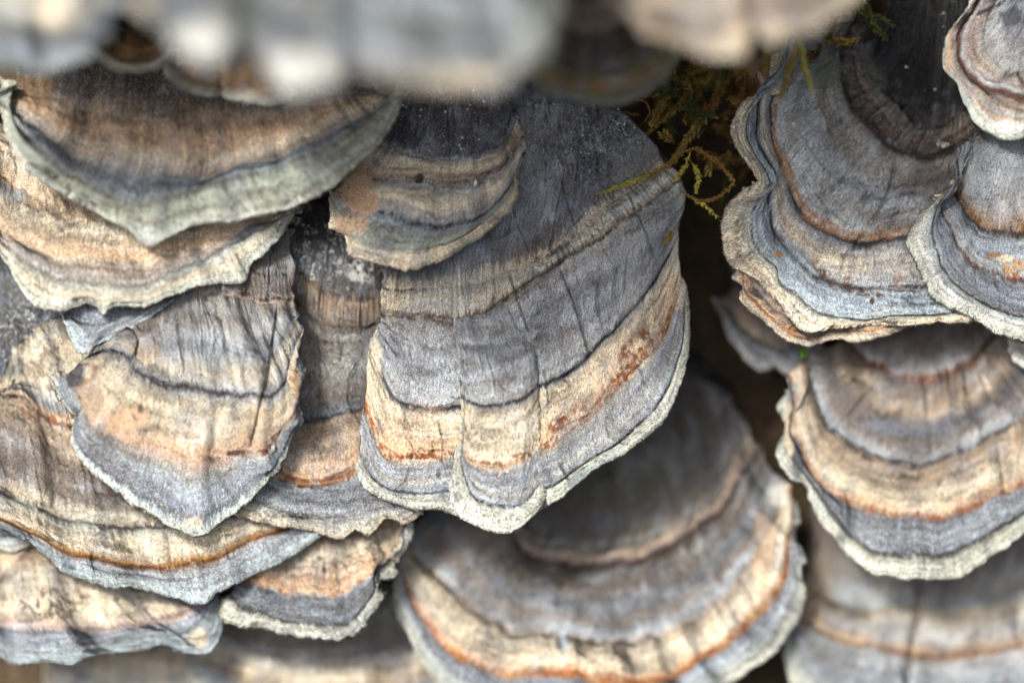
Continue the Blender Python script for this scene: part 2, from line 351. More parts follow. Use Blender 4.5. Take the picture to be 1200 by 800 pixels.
# ------------------------------------------------------------------ tree trunk behind everything
def trunk_depth(x, y):
    d = -185+np.interp(y, [-500, -150, 60, 180, 1300], [420, 210, -20, 0, -60])
    return d-((x-600)/900.0)**2*60
gx, gy = np.meshgrid(np.linspace(-700, 1900, 420), np.linspace(-500, 1250, 300))
TD = trunk_depth(gx, gy)+(fbm(gx/38, gy/110, 501, 4)-.5)*60+(fbm(gx/9, gy/14, 502, 3)-.5)*16
TP = np.stack([gx, gy, TD], -1); tw_ = W(np.array([600, 700, -220]))
trunk = thing('tree_trunk', 'dark brown decaying tree trunk behind the fungus brackets', 'tree', tw_)
bark_m = simple_material('bark', L(92, 76, 56), L(30, 25, 20), 900, bump=12)
mesh_obj('bark', (W(TP)-tw_).reshape(-1, 3), quads(300, 420, False), bark_m, trunk)

# ------------------------------------------------------------------ the brackets
HERO = bracket('largest sharp central bracket with two folds and a rust flecked tan band',
 [(-20, [(535,110),(545,107),(560,105),(580,102),(600,101),(622,101),(645,104),(668,107),(690,111),(708,115),(724,120)]),
  (-6, [(449,335),(470,338),(500,336),(532,333),(562,331),(598,314),(640,296),(680,266),(712,240),(748,215),(780,188)]),
  (-3, [(447,363),(468,367),(497,372),(533,376),(562,370),(598,347),(645,316),(690,288),(728,262),(765,238),(797,212)]),
  (0, [(434,408),(461,464),(492,479),(529,477),(572,474),(628,455),(668,436),(705,400),(737,368),(768,328),(794,275)]),
  (2, [(426,482),(450,534),(488,542),(531,534),(570,546),(629,534),(677,504),(715,468),(752,430),(777,399),(799,330)]),
  (3, [(420,535),(440,566),(480,580),(527,577),(566,589),(634,576),(685,545),(731,515),(774,472),(799,408),(805,338)]),
  (2, [(414,542),(434,574),(480,591),(526,596),(588,620),(642,589),(692,552),(742,521),(781,481),(805,405),(808,335)])],
 [(-1,'dslate'),(0,L(122,125,132)),(.5,L(142,146,152)),(.75,L(122,126,136)),(.93,L(108,111,120)),(1.0,'cream'),(1.3,'grey'),(1.6,'white'),(1.9,'tan'),(2.02,'grey'),(2.25,L(160,163,166)),(2.5,L(140,144,150)),(2.75,L(156,160,164)),(2.93,L(170,171,170)),(3.0,'slate'),(3.04,'lgrey'),(3.12,'cream'),(3.5,L(210,190,160)),(3.85,'peach'),(3.99,'tan'),(4.06,'grey'),(4.3,'lav'),(4.6,'grey'),(4.85,'blueg'),(4.97,'slate'),(5.03,'rim'),(6,'rim')],
 res=1.5, arc=False, wob=2.4, thick=8, side=5, wave=2.0, fine=1.05, jag=.9, hairs=42000, hair_len=4.5,
 lines=[(2.0,2.0,2.0,'drust',.42),(3.0,3.0,2.6,'line',.18),(3.86,.8,4.0,'rust',.50),(3.96,1.2,2.2,'drust',.44),(3.93,0,3,'rust',.46),(4.97,1.8,1.8,'line',.3),(1.0,1.0,2,None)],
 wrinkles=[(1.05,1.95,1.5,5.0,2.6)],
 creases=[([(532,330),(531,372),(536,410)],1.6,1.8,-4,26),([(598,322),(606,350),(622,395)],2.0,1.6,4,30),([(655,312),(672,355),(684,395),(690,418)],1.2,1.4,8,22),([(595,225),(606,262),(622,300)],1.2,1.6,3,22),([(655,205),(668,250),(682,285)],1.2,1.6,3,20),([(735,225),(758,275),(772,318)],1.4,1.6,4,22),([(705,290),(727,322)],1.2,1.4,1,9)],
 spots=[(500,353,66,13,'cream',.75,0,0,4),(520,356,50,7,'white',.8,0,0,4),(600,326,60,11,'cream',.7,0,0,-30),(690,268,40,8,'cream',.5,0,0,-42),(495,318,40,12,'slate',.6),(440,440,9,60,'cream',.9),(458,352,16,26,'cream',.55),(490,500,40,34,'peach',.25),(532,380,5,50,'lgrey',.7),(500,362,36,9,'lgrey',.5),
  (690,470,60,14,'gbrown',.35),(745,400,44,9,'rust',.9,9,.46,-48),(660,494,36,7,'rust',.95,7,.45,-33),(488,536,44,7,'rust',.9,6,.44,6),(612,533,16,5,'rust',.9,6,.42),
  (580,500,34,30,'cream',.5),(500,575,60,9,'slate',.3),(514,556,3.5,4.5,'dbrown',.9),(690,500,80,26,'grey',.35,0,0,-36),(740,330,26,60,'lgrey',.3),
  (612,500,9,40,'grey',.5),(690,170,70,44,'dslate',.6,4,.50),(640,150,40,40,'grey',.4,9,.45),(560,330,110,14,'lgrey',.5,0,0,-8),(740,260,40,50,'lgrey',.4,14,.45),(740,190,40,40,'grey',.5),(700,200,26,22,'dslate',.5,3.2,.5),
  (640,560,9,18,'slate',.5),(700,545,50,6,'bluer',.6,0,0,-36),(792,300,8,30,'white',.7),(798,340,9,34,'cream',.7),(780,420,8,50,'slate',.45,0,0,20),(733,430,60,5,'rust',.8,5,.5,-46)],
 streak=.55, patch=.5, gain=1.25, root=(0,25,-120))
LOBE = bracket('raised middle pleat with a pitted pale tip overlapping both sides of the cap',
 [(-7, [(533,352),(545,362),(562,362),(585,352),(602,340)]),
  (9, [(535,402),(550,408),(568,406),(598,400),(622,388)]),
  (17, [(541,462),(552,472),(572,475),(600,471),(618,464),(631,450)]),
  (18, [(541,486),(545,532),(560,545),(590,549),(615,541),(633,522)]),
  (16, [(539,490),(541,545),(556,582),(583,594),(612,590),(636,568)]),
  (12, [(534,488),(529,545),(528,572),(533,592),(548,608),(572,618),(590,622),(606,617),(622,603),(638,586),(643,560)])],
 [(-1,'grey'),(0,L(158,160,162)),(.5,L(158,160,164)),(1.0,L(142,146,152)),(1.6,L(158,161,165)),(1.93,L(160,160,158)),(2.0,'slate'),(2.05,'lgrey'),(2.14,'cream'),(2.6,'cream'),(2.9,'cream'),(2.99,'peach'),(3.08,'grey'),(3.4,'lav'),(3.7,'grey'),(3.88,'blueg'),(3.97,'blue'),(4.08,'rim'),(5,'rim')],
 parent=HERO, res=1.3, wob=2.4, thick=7, side=7, wave=1.2, fine=.7, jag=.8, hairs=9000, hair_len=4.5, root=(0,12,-12), dome=2.5,
 lines=[(2.0,1.6,2.0,'line',.3),(2.95,1.0,2.6,'rust',.5),(4.0,1.4,1.6,'line',.45)],
 spots=[(582,412,34,11,'slate',.45),(612,533,16,5,'rust',.9,6,.42),(560,510,20,16,'dbrown',.5,3,.6),(538,575,9,34,'dbrown',.6,3.2,.54,-8),(585,607,34,9,'dbrown',.55,3.0,.56,8),(534,480,4,30,'cream',.8),(606,500,14,30,'white',.3)],
 streak=.55, patch=.35, gain=1.2)
ROUND = bracket('small rounded bracket with near-black top and peach skirt overlapping the largest bracket',
 [(-10,[(470,98),(505,82),(545,80),(575,88),(594,105)]),
  (14,[(440,152),(476,178),(510,185),(545,183),(577,176),(594,160),(599,135)]),
  (20,[(412,190),(440,207),(477,212),(520,215),(560,207),(585,197),(600,178),(604,155)]),
  (25,[(390,222),(420,242),(450,252),(483,263),(530,264),(575,245),(600,212),(607,178)]),
  (26,[(384,228),(402,272),(440,290),(485,294),(530,284),(570,258),(602,222),(609,180)]),
  (23,[(377,222),(386,250),(388,268),(404,282),(410,296),(440,305),(480,312),(530,297),(572,270),(602,238),(610,200),(610,165)])],
 [(-1,'black'),(0,'black'),(.85,'dslate'),(.97,'dslate'),(1.05,'lgrey'),(1.4,'cream'),(1.9,'tan'),(2.1,'lgrey'),(2.5,'cream'),(2.9,'lgrey'),(3.0,'slate'),(3.2,'blueg'),(3.6,'grim'),(3.95,'grim'),(4.1,'cream'),(5,'cream')],
 res=1.8, gain=1.25, wave=2.2, fine=.8, hairs=9000, hair_len=4, side=8,
 lines=[(1.0,2.2,3),(2.0,2.4,2.4,'drust',.42),(3.0,2.2,2.4,'line',.4),(1.5,1.0,2),(4.0,1,1.5)], wrinkles=[(1.05,1.95,1.4,6,0),(2.1,2.9,1.0,7,0)],
 spots=[(415,215,30,26,'peach',.9),(425,238,26,18,'peach',.9),(405,195,18,16,'orange',.5),(450,165,16,18,'dslate',.4),(491,209,7,7,'black',.9),(410,262,24,18,'peach',.8),(382,250,4,26,'cream',.9),(410,250,16,10,'dslate',.6,6,.45),(595,175,9,22,'olive',.4),(560,285,50,8,'grim',.7,0,0,-28)],
 creases=[([(525,120),(527,180),(528,225)],1.0,1.5,0,9)])
bracket('wide blurred upper left bracket with tan centre and thick grey green rim',
 [(5,[(20,62),(120,52),(220,58),(330,72),(450,78)]),
  (30,[(20,100),(80,120),(160,128),(260,125),(340,122),(440,98)]),
  (42,[(14,110),(50,158),(100,188),(160,203),(235,207),(285,195),(340,178),(400,148),(455,102)]),
  (50,[(8,108),(36,168),(95,212),(160,236),(205,224),(280,206),(345,188),(402,160),(462,103)]),
  (50,[(2,95),(8,150),(45,203),(105,241),(150,266),(176,284),(200,272),(225,262),(290,252),(355,235),(405,200),(452,152),(476,96)])],
 [(-1,'dbrown'),(0,'dbrown'),(.8,'dbrown'),(1.15,'tan'),(1.5,'peach'),(1.75,'cream'),(1.9,'pink'),(2.0,'grey'),(2.2,'lav'),(2.6,'slate'),(2.9,'blueg'),(3.05,'ggrey'),(3.25,'grim'),(3.8,'grim'),(3.95,'rim'),(4,'rim')],
 res=3, thick=9, wave=3, fine=.8, soft=1.6, streak=1.6, patch=.35, side=16, lines=[(3.0,.5,3),(3.5,.8,2.5)],
 creases=[([(205,120),(195,180),(176,285)],-3,9,0,9,1)], wrinkles=[(1.2,2.6,1.6,12,0)],
 spots=[(60,225,10,6,'dbrown',.8,4,.4),(95,232,36,7,'dbrown',.8,5,.45,35),(60,205,14,6,'dbrown',.8,5,.45,35),(300,243,120,4,'dbrown',.7,5,.55,-12),(40,110,26,30,'ochre',.5),(25,140,12,30,'rim',.5)])
bracket('cream and peach bracket directly under the wide grey green rimmed one',
 [(-20,[(-10,140),(60,160),(160,170),(260,180),(335,185)]),
  (8,[(-15,190),(30,225),(80,245),(140,250),(200,250),(280,245),(335,228)]),
  (24,[(-20,222),(10,270),(50,295),(120,305),(170,305),(215,293),(260,275),(300,255),(340,234)]),
  (32,[(-22,238),(4,282),(35,310),(75,330),(120,337),(165,337),(210,317),(250,300),(290,278),(325,256),(346,236)]),
  (30,[(-26,250),(0,298),(20,329),(42,355),(66,361),(98,354),(112,356),(121,366),(132,357),(169,357),(204,342),(245,331),(283,330),(298,304),(337,265),(354,238)])],
 [(-1,'gbrown'),(0,'cream'),(.6,'cream'),(1,L(214,184,150)),(1.4,'cream'),(1.85,L(214,184,150)),(2.0,'peach'),(2.1,'cream'),(2.5,'pink'),(2.8,'grey'),(2.95,'gbrown'),(3.1,'rim'),(3.5,'cream'),(3.8,'rim'),(4,'rim')],
 res=2.4, wave=3.5, fine=.9, soft=1.5, patch=.25, side=12, gain=1.05, lines=[(2,1.0,3),(2.95,1.6,3)], hairs=7000,
 spots=[(60,240,60,24,'dbrown',.5,7,.52),(215,318,30,6,'slate',.6,0,0,-26),(290,270,40,7,'slate',.6,0,0,-34),(100,230,90,20,'dbrown',.35,5,.56),(12,225,24,14,'blue',.5)])
bracket('small lavender blue tongue pointing down below the cream peach bracket',
 [(-6,[(82,300),(120,300),(190,300)]),(10,[(72,345),(100,352),(140,352),(205,340)]),(18,[(78,368),(100,377),(130,372),(205,345)]),(20,[(66,350),(80,378),(93,407),(104,410),(116,401),(150,385),(195,354),(220,335)])],
 [(-1,'cream'),(0,'cream'),(.8,'cream'),(1.1,'pink'),(1.5,'blue'),(2.0,'slate'),(2.3,'lav'),(3,'bluer')], res=2.4, wave=2, lines=[(2,1,2)], hairs=2000, side=4)
bracket('twisted tan bracket with grey inner lobe and a fringed tip, left of centre',
 [(-25,[(205,295),(230,280),(270,262),(310,252),(338,244)]),
  (8,[(122,392),(155,378),(195,352),(230,342),(270,345),(310,352),(346,350)]),
  (17,[(100,418),(130,410),(150,418),(160,438),(190,449),(226,456),(258,461),(290,464),(326,460),(341,425),(348,380)]),
  (23,[(76,440),(98,470),(108,495),(140,515),(178,533),(218,546),(258,546),(285,530),(308,532),(330,510),(345,475),(347,420)]),
  (13,[(60,448),(66,466),(80,478),(97,486),(88,500),(90,522),(108,548),(132,568),(155,588),(180,603),(196,613),(212,618),(228,625),(246,621),(260,613),(278,600),(296,580),(328,550),(345,518),(353,494),(347,460),(351,395)])],
 [(-1,'gbrown'),(0,'grey'),(.9,'gbrown'),(1.0,'pink'),(1.1,'grey'),(1.4,'lgrey'),(1.6,'blueg'),(1.8,'cream'),(1.93,'lgrey'),(2.0,'slate'),(2.06,'lgrey'),(2.25,'cream'),(2.6,'cream'),(2.85,'peach'),(3.0,'pink'),(3.12,'grey'),(3.35,'blueg'),(3.6,'lav'),(3.8,'slate'),(3.88,'bluer'),(4,'rim')],
 res=1.8, wave=3.5, fine=.9, side=6, hairs=16000, hair_len=5, fringe=5, jag=1.6, soft=1.2,
 lines=[(1.0,2.6,3,None),(2.0,2.8,2.6,'line',.25)], wrinkles=[(.72,.98,2.2,6,2.0),(2.1,2.9,.9,10,0)],
 creases=[([(325,350),(318,400),(312,440),(300,490),(290,530)],4,6,7,30),([(300,330),(290,400),(284,450)],1,4,0,9),([(150,380),(162,400),(152,425)],2.5,3,4,14)],
 spots=[(86,438,16,22,'dslate',.95),(106,436,9,18,'rust',.6,7,.4),(150,490,30,16,'peach',.7),(165,480,4,5,'dbrown',.9),(280,531,18,4,'drust',.95,6,.3),(310,530,10,4,'rust',.9,6,.35),(172,410,24,16,'tan',.5),(300,500,26,36,'tan',.5),(110,470,14,26,'tan',.8),(125,520,22,12,'slate',.5,6,.4),(228,612,16,10,'cream',.6),(160,380,34,22,'gbrown',.7),(235,420,50,24,'blueg',.4)])
STRIP = bracket('narrow bracket with dusty black top, squeezed behind the left edge of the largest bracket',
 [(-60,[(335,225),(360,225),(385,228),(415,235),(445,250)]),
  (-28,[(320,340),(345,352),(378,378),(412,384),(450,378)]),
  (-20,[(300,478),(340,491),(370,492),(402,484),(450,468)]),
  (-14,[(280,535),(318,555),(345,565),(372,568),(400,562),(425,548),(475,540)]),
  (-11,[(268,572),(310,590),(350,602),(398,606),(430,600),(485,588)]),
  (-12,[(258,582),(275,601),(320,613),(365,621),(398,629),(416,618),(432,622),(452,606),(475,610),(495,600)])],
 [(-1,'black'),(0,'black'),(.5,'dslate'),(.74,'slate'),(.78,'tan'),(.97,'gbrown'),(1.05,'gbrown'),(1.4,'grey'),(1.8,'gbrown'),(1.95,'slate'),(2.0,'dslate'),(2.07,'tan'),(2.5,'tan'),(2.85,'peach'),(2.97,'peach'),(3.1,'blueg'),(3.5,'slate'),(3.75,'blueg'),(4.0,'lgrey'),(4.3,'rim'),(5,'cream')],
 res=1.6, fine=.9, side=2, hairs=15000, hair_len=4.5, fringe=4,
 lines=[(.76,2.5,3,'line',.45),(1.0,1.6,2,'drust',.45),(2.0,2,2,'line',.3),(2.93,1.6,3.4,'rust',.34),(3.0,1,2,'drust',.4),(4.0,1.6,2)], wrinkles=[(.76,1,1.8,5,2.2)],
 creases=[([(372,380),(376,440),(372,490)],1.8,1.6,0,9),([(405,385),(398,430)],1.5,1.6,0,9)],
 spots=[(425,315,24,22,'white',.9,4,.42),(400,290,40,40,'white',.75,3,.58),(350,300,18,34,'white',.5,3,.58),(440,440,30,80,'dslate',.5),(365,268,40,22,'black',.8),(460,610,34,10,'dbrown',.5,3,.5),(330,603,60,6,'dbrown',.5,3,.52)],streak=.8)
BROAD = bracket('broad lower left bracket with blue black corner and long thin rust line along its rim',
 [(-70,[(-40,285),(10,290),(60,285),(150,285)]),
  (-40,[(-40,380),(0,362),(40,348),(100,342),(200,340)]),
  (-30,[(-40,436),(2,442),(14,414),(36,392),(66,374),(110,380),(170,390),(240,400)]),
  (-26,[(-40,458),(3,462),(28,467),(57,492),(85,502),(130,505),(200,500),(290,480)]),
  (-18,[(-35,560),(0,576),(54,601),(108,613),(154,617),(204,616),(262,606),(312,590),(350,576)]),
  (-13,[(-35,592),(0,609),(46,629),(71,644),(125,659),(192,666),(250,655),(292,634),(335,619),(364,602)]),
  (-14,[(-35,603),(0,617),(36,634),(55,650),(75,668),(125,684),(165,687),(200,698),(237,706),(258,690),(300,671),(335,655),(376,624)])],
 [(-1,'dslate'),(0,'dslate'),(.6,'slate'),(1.5,'dslate'),(1.93,'slate'),(2.03,'cream'),(2.5,'cream'),(2.8,'blueg'),(2.9,'peach'),(3.0,'tan'),(3.2,'tan'),(3.5,'gbrown'),(3.8,'gbrown'),(3.93,'cream'),(4.0,'line'),(4.04,'rim'),(4.4,'cream'),(4.75,'cream'),(4.92,'ochre'),(5.0,'orange'),(5.1,'lgrey'),(5.4,'blueg'),(5.7,'bluer'),(6,'bluer')],
 res=1.6, fine=.9, hairs=22000, hair_len=4.5, wave=3, wob=2.2, side=3,
 lines=[(2.0,2.5,2.5),(3.0,2.6,2.6,'drust',.3),(4.0,2.2,2,'line',.2),(4.95,1,4.5,'ochre',.3),(5.0,2,2.2,'drust',.22)], wrinkles=[(2.6,3.0,2.2,6,2.5),(3.3,3.95,1.2,14,0),(4.05,4.8,.8,9,0)],
 spots=[(50,335,40,30,'white',.6,3,.56),(20,380,26,50,'white',.45,3,.56),(10,430,20,16,'slate',.6),(60,430,30,34,'dbrown',.5,4,.52),(45,485,26,9,'rust',.85,7,.42,20),(20,590,30,8,'rim',.4),(130,605,60,8,'rim',.5)],
 creases=[([(54,500),(66,560),(60,600)],1.4,3,0,9),([(95,520),(106,600)],1.6,2.5,0,9),([(196,622),(200,664)],1.4,2,0,9),([(265,620),(268,655)],1.2,2,0,9)])
bracket('pale tan bracket with bluish edge and short dark crack at bottom left',
 [(-75,[(-40,600),(50,605),(130,612),(205,620)]),(-50,[(-40,658),(20,660),(80,668),(150,680),(222,688)]),
  (-40,[(-38,720),(0,728),(40,735),(90,738),(140,736),(188,728),(220,718),(244,702)]),
  (-38,[(-38,750),(0,757),(30,766),(83,764),(140,754),(190,746),(230,750),(250,735),(252,705)]),
  (-39,[(-38,760),(0,768),(14,776),(28,778),(50,773),(83,775),(110,765),(137,764),(170,760),(190,754),(213,762),(240,764),(254,748),(258,728),(254,700)])],
 [(-1,'tan'),(0,'peach'),(.8,'cream'),(1.2,'cream'),(1.7,'cream'),(1.95,'pink'),(2.2,'lav'),(2.7,'blueg'),(3.1,'bluer'),(4,'bluer')],
 res=2, fine=.9, hairs=10000, side=4, gain=1.05, lines=[(2,1.2,4),(3,.8,3)], wave=3, soft=1.6,
 creases=[([(-10,690),(8,672),(22,660),(42,636)],3.5,3,0,9)], spots=[(50,705,60,18,'dbrown',.8,5,.56),(70,720,20,10,'dbrown',.6,4,.5),(8,676,10,9,'dbrown',.6),(234,748,16,14,'cream',.9),(200,700,40,10,'lgrey',.4),(20,650,40,14,'orange',.25)])
bracket('small cream bracket with crinkled right edge and slate band, near the bottom',
 [(-70,[(305,590),(350,590),(400,590),(445,582)]),(-45,[(285,648),(330,655),(380,655),(420,645),(452,622),(470,595)]),
  (-36,[(276,678),(300,686),(325,693),(375,698),(415,690),(441,672),(457,645),(474,608)]),
  (-32,[(268,698),(280,712),(310,722),(360,730),(400,732),(427,712),(440,690),(446,665),(464,640),(478,608)]),
  (-33,[(262,702),(262,716),(270,727),(292,731),(320,733),(338,740),(372,742),(404,747),(424,735),(436,716),(449,700),(442,682),(464,672),(460,658),(472,645),(482,624),(484,604)])],
 [(-1,'dbrown'),(0,'gbrown'),(.7,'tan'),(1.0,'cream'),(1.6,'peach'),(1.93,'peach'),(2.05,'blueg'),(2.4,'slate'),(2.8,'slate'),(2.95,'dslate'),(3.1,'rim'),(4,'rim')],
 res=1.8, fine=.9, hairs=9000, hair_len=5, fringe=6, jag=2.2, side=3, wave=3, lines=[(1.97,1.4,2.4,'rust',.45),(3,1.8,2.2,'line',.35)],
 spots=[(375,655,4,3,'dbrown',.9),(380,668,3,5,'dbrown',.9),(420,655,50,18,'dbrown',.3,4,.56),(455,640,14,26,'cream',.6)])
bracket('out of focus grey bracket at the bottom edge below the small crinkled one',
 [(-130,[(250,690),(350,680),(430,680),(520,690)]),(-112,[(240,735),(330,760),(420,760),(520,740)]),(-105,[(225,765),(300,800),(420,805),(530,785)]),(-108,[(210,765),(255,840),(350,872),(450,870),(545,820)])],
 [(-1,'dbrown'),(0,'gbrown'),(.6,'grey'),(.95,'gbrown'),(1.1,'lgrey'),(1.7,'cream'),(2,'tan'),(2.2,'blueg'),(3,'rim')], res=3.5, streak=1.4, wave=4, lines=[(1,2.5,4)], creases=[([(275,765),(262,800)],3,4,0,9)])
bracket('out of focus cream sliver of a bracket at the bottom edge, far left',
 [(-130,[(60,735),(120,730),(180,730),(240,740)]),(-120,[(60,770),(110,790),(180,800),(235,790)]),(-121,[(52,768),(60,830),(120,852),(200,852),(262,800)])],
 [(-1,'gbrown'),(0,'tan'),(.7,'cream'),(1.3,'white'),(2,'cream')], res=3.5, wave=4)
bracket('thin pale blue bracket edge at the left border above the cracked pale bracket',
 [(-60,[(-60,580),(-10,590),(20,600)]),(-42,[(-60,615),(-10,626),(26,628)]),(-42,[(-64,624),(-30,634),(0,641),(20,643),(40,635)])],
 [(-1,'slate'),(0,'blueg'),(1,'bluer'),(2,'rim')], res=2.5, side=2)
bracket('big rounded bottom centre bracket with shade-darkened brown middle, cream outer zone and amber line',
 [(-150,[(560,520),(600,470),(660,435),(740,425),(810,432),(865,460)]),
  (-112,[(572,560),(592,602),(622,630),(690,640),(743,637),(790,615),(832,585),(857,545),(868,500)]),
  (-102,[(545,560),(580,600),(600,625),(625,650),(683,660),(743,657),(790,634),(834,605),(860,572),(880,520)]),
  (-84,[(484,620),(492,652),(527,689),(570,723),(600,738),(648,741),(717,751),(769,740),(830,710),(868,671),(900,623),(906,560)]),
  (-70,[(474,640),(478,688),(497,728),(535,768),(583,790),(648,790),(717,798),(787,792),(832,766),(865,742),(912,692),(926,640),(920,570)]),
  (-70,[(466,650),(464,705),(482,742),(496,772),(525,808),(590,832),(660,840),(740,840),(810,824),(873,787),(917,750),(939,700),(936,665),(942,655),(930,620),(936,605),(924,570)])],
 [(-1,'dbrown'),(0,L(70,64,58)),(.5,L(84,78,72)),(.85,L(96,94,94)),(.95,'dbrown'),(1.02,'grey'),(1.6,'tan'),(1.85,'pink'),(2.0,'drust'),(2.08,'dbrown'),(2.4,L(108,100,94)),(2.6,'slate'),(2.8,'gbrown'),(2.9,'blueg'),(2.97,'lgrey'),(3.05,'tan'),(3.2,'cream'),(3.7,'cream'),(3.85,'peach'),(3.95,'orange'),(4.03,'ochre'),(4.1,'lav'),(4.5,'blueg'),(4.9,'rim'),(5,'rim')],  # inner stops set darker: shade over the middle is put into the colour
 res=2.4, wave=3, fine=.8, soft=1.3, side=8, dome=5, lines=[(2.0,5,4,'line',.3),(3.0,3.5,3,'line',.5),(3.95,1.6,3.5,'rust',.42),(1.0,1.5,3)], wrinkles=[(3.1,3.95,1.8,8,0),(1.1,1.9,1.6,10,1.5)],
 creases=[([(655,735),(660,765),(655,790)],4,3,0,9),([(610,660),(614,735)],2,3,0,9)],
 spots=[(590,660,16,14,'dbrown',.8,6,.42),(660,752,7,14,'blue',.8),(700,560,120,50,'olive',.25),(575,625,40,28,'gbrown',.5),(540,640,50,30,'gbrown',.4),(905,580,12,16,'white',.7),(895,650,16,60,'peach',.4)])
bracket('round bracket on the right middle with cream peach zone, indigo band and pale thick rim',
 [(-95,[(1000,360),(1050,345),(1110,345),(1160,362)]),
  (-72,[(996,395),(1012,418),(1035,432),(1055,442),(1095,442),(1137,425),(1160,398),(1172,370)]),
  (-60,[(948,415),(956,466),(974,501),(1011,527),(1053,543),(1095,540),(1147,519),(1186,495),(1218,460),(1235,410)]),
  (-48,[(936,440),(930,490),(935,522),(963,568),(1000,593),(1042,606),(1105,608),(1147,594),(1179,580),(1205,562),(1232,530),(1255,470)]),
  (-42,[(930,445),(923,490),(924,530),(945,558),(964,584),(1000,632),(1042,650),(1105,651),(1158,628),(1200,600),(1240,560),(1268,480)]),
  (-43,[(926,450),(914,474),(918,495),(911,520),(914,536),(927,558),(944,566),(953,592),(979,630),(1016,664),(1045,670),(1074,676),(1126,671),(1168,645),(1200,618),(1250,570),(1280,480)])],
 [(-1,'dslate'),(0,'dslate'),(.7,'gbrown'),(.9,'lgrey'),(1.0,'rust'),(1.08,'gbrown'),(1.4,'tan'),(1.6,'dslate'),(1.8,'gbrown'),(1.9,'lgrey'),(1.98,'blueg'),(2.04,'tan'),(2.3,'tan'),(2.7,'cream'),(2.9,'peach'),(3.0,'gbrown'),(3.08,'lav'),(3.5,'blueg'),(3.85,'slate'),(3.97,'dslate'),(4.08,'grim'),(4.5,'rim'),(5,'rim')],
 res=2.2, wave=3, fine=.8, side=8, dome=4, soft=1.3, lines=[(1.0,3,3,'drust',.38),(2.0,3.5,3,'line',.3),(2.97,1.5,3,'rust',.4),(4.0,2.5,2.5,'line',.3)], wrinkles=[(2.1,2.9,1.2,10,0)],
 creases=[([(1082,440),(1090,500),(1090,535)],2,3,0,9),([(1170,520),(1178,580)],3,3,0,9)],
 spots=[(934,535,9,30,'dslate',.7),(925,500,8,44,'cream',.8),(1000,470,30,26,'gbrown',.6),(945,500,16,26,'cream',.5),(1060,500,60,14,'lav',.4)])
bracket('out of focus grey bracket with upright dark groove in the lower right corner',
 [(-150,[(955,560),(1030,555),(1120,555),(1210,565),(1290,580)]),(-125,[(945,670),(985,704),(1050,710),(1120,710),(1200,700),(1270,680)]),
  (-112,[(930,700),(965,742),(1010,755),(1070,768),(1130,770),(1190,762),(1270,740)]),(-108,[(922,710),(925,785),(960,830),(1040,862),(1130,862),(1200,852),(1290,800)])],
 [(-1,'dbrown'),(0,'gbrown'),(.6,'gbrown'),(.9,'grey'),(1.0,'blueg'),(1.1,'cream'),(1.6,'lgrey'),(1.85,'tan'),(1.97,'ochre'),(2.05,'lgrey'),(2.3,'blueg'),(2.6,'slate'),(3,'rim')],
 res=3, wave=4, soft=1.4, lines=[(1,2.5,3),(1.95,2,3,'drust',.4)], creases=[([(1082,660),(1076,720),(1066,770),(1060,830)],7,5,3,14,1),([(1190,700),(1196,760)],5,5,0,9)], spots=[(945,690,34,50,'tan',.8),(960,640,36,40,'gbrown',.6)])
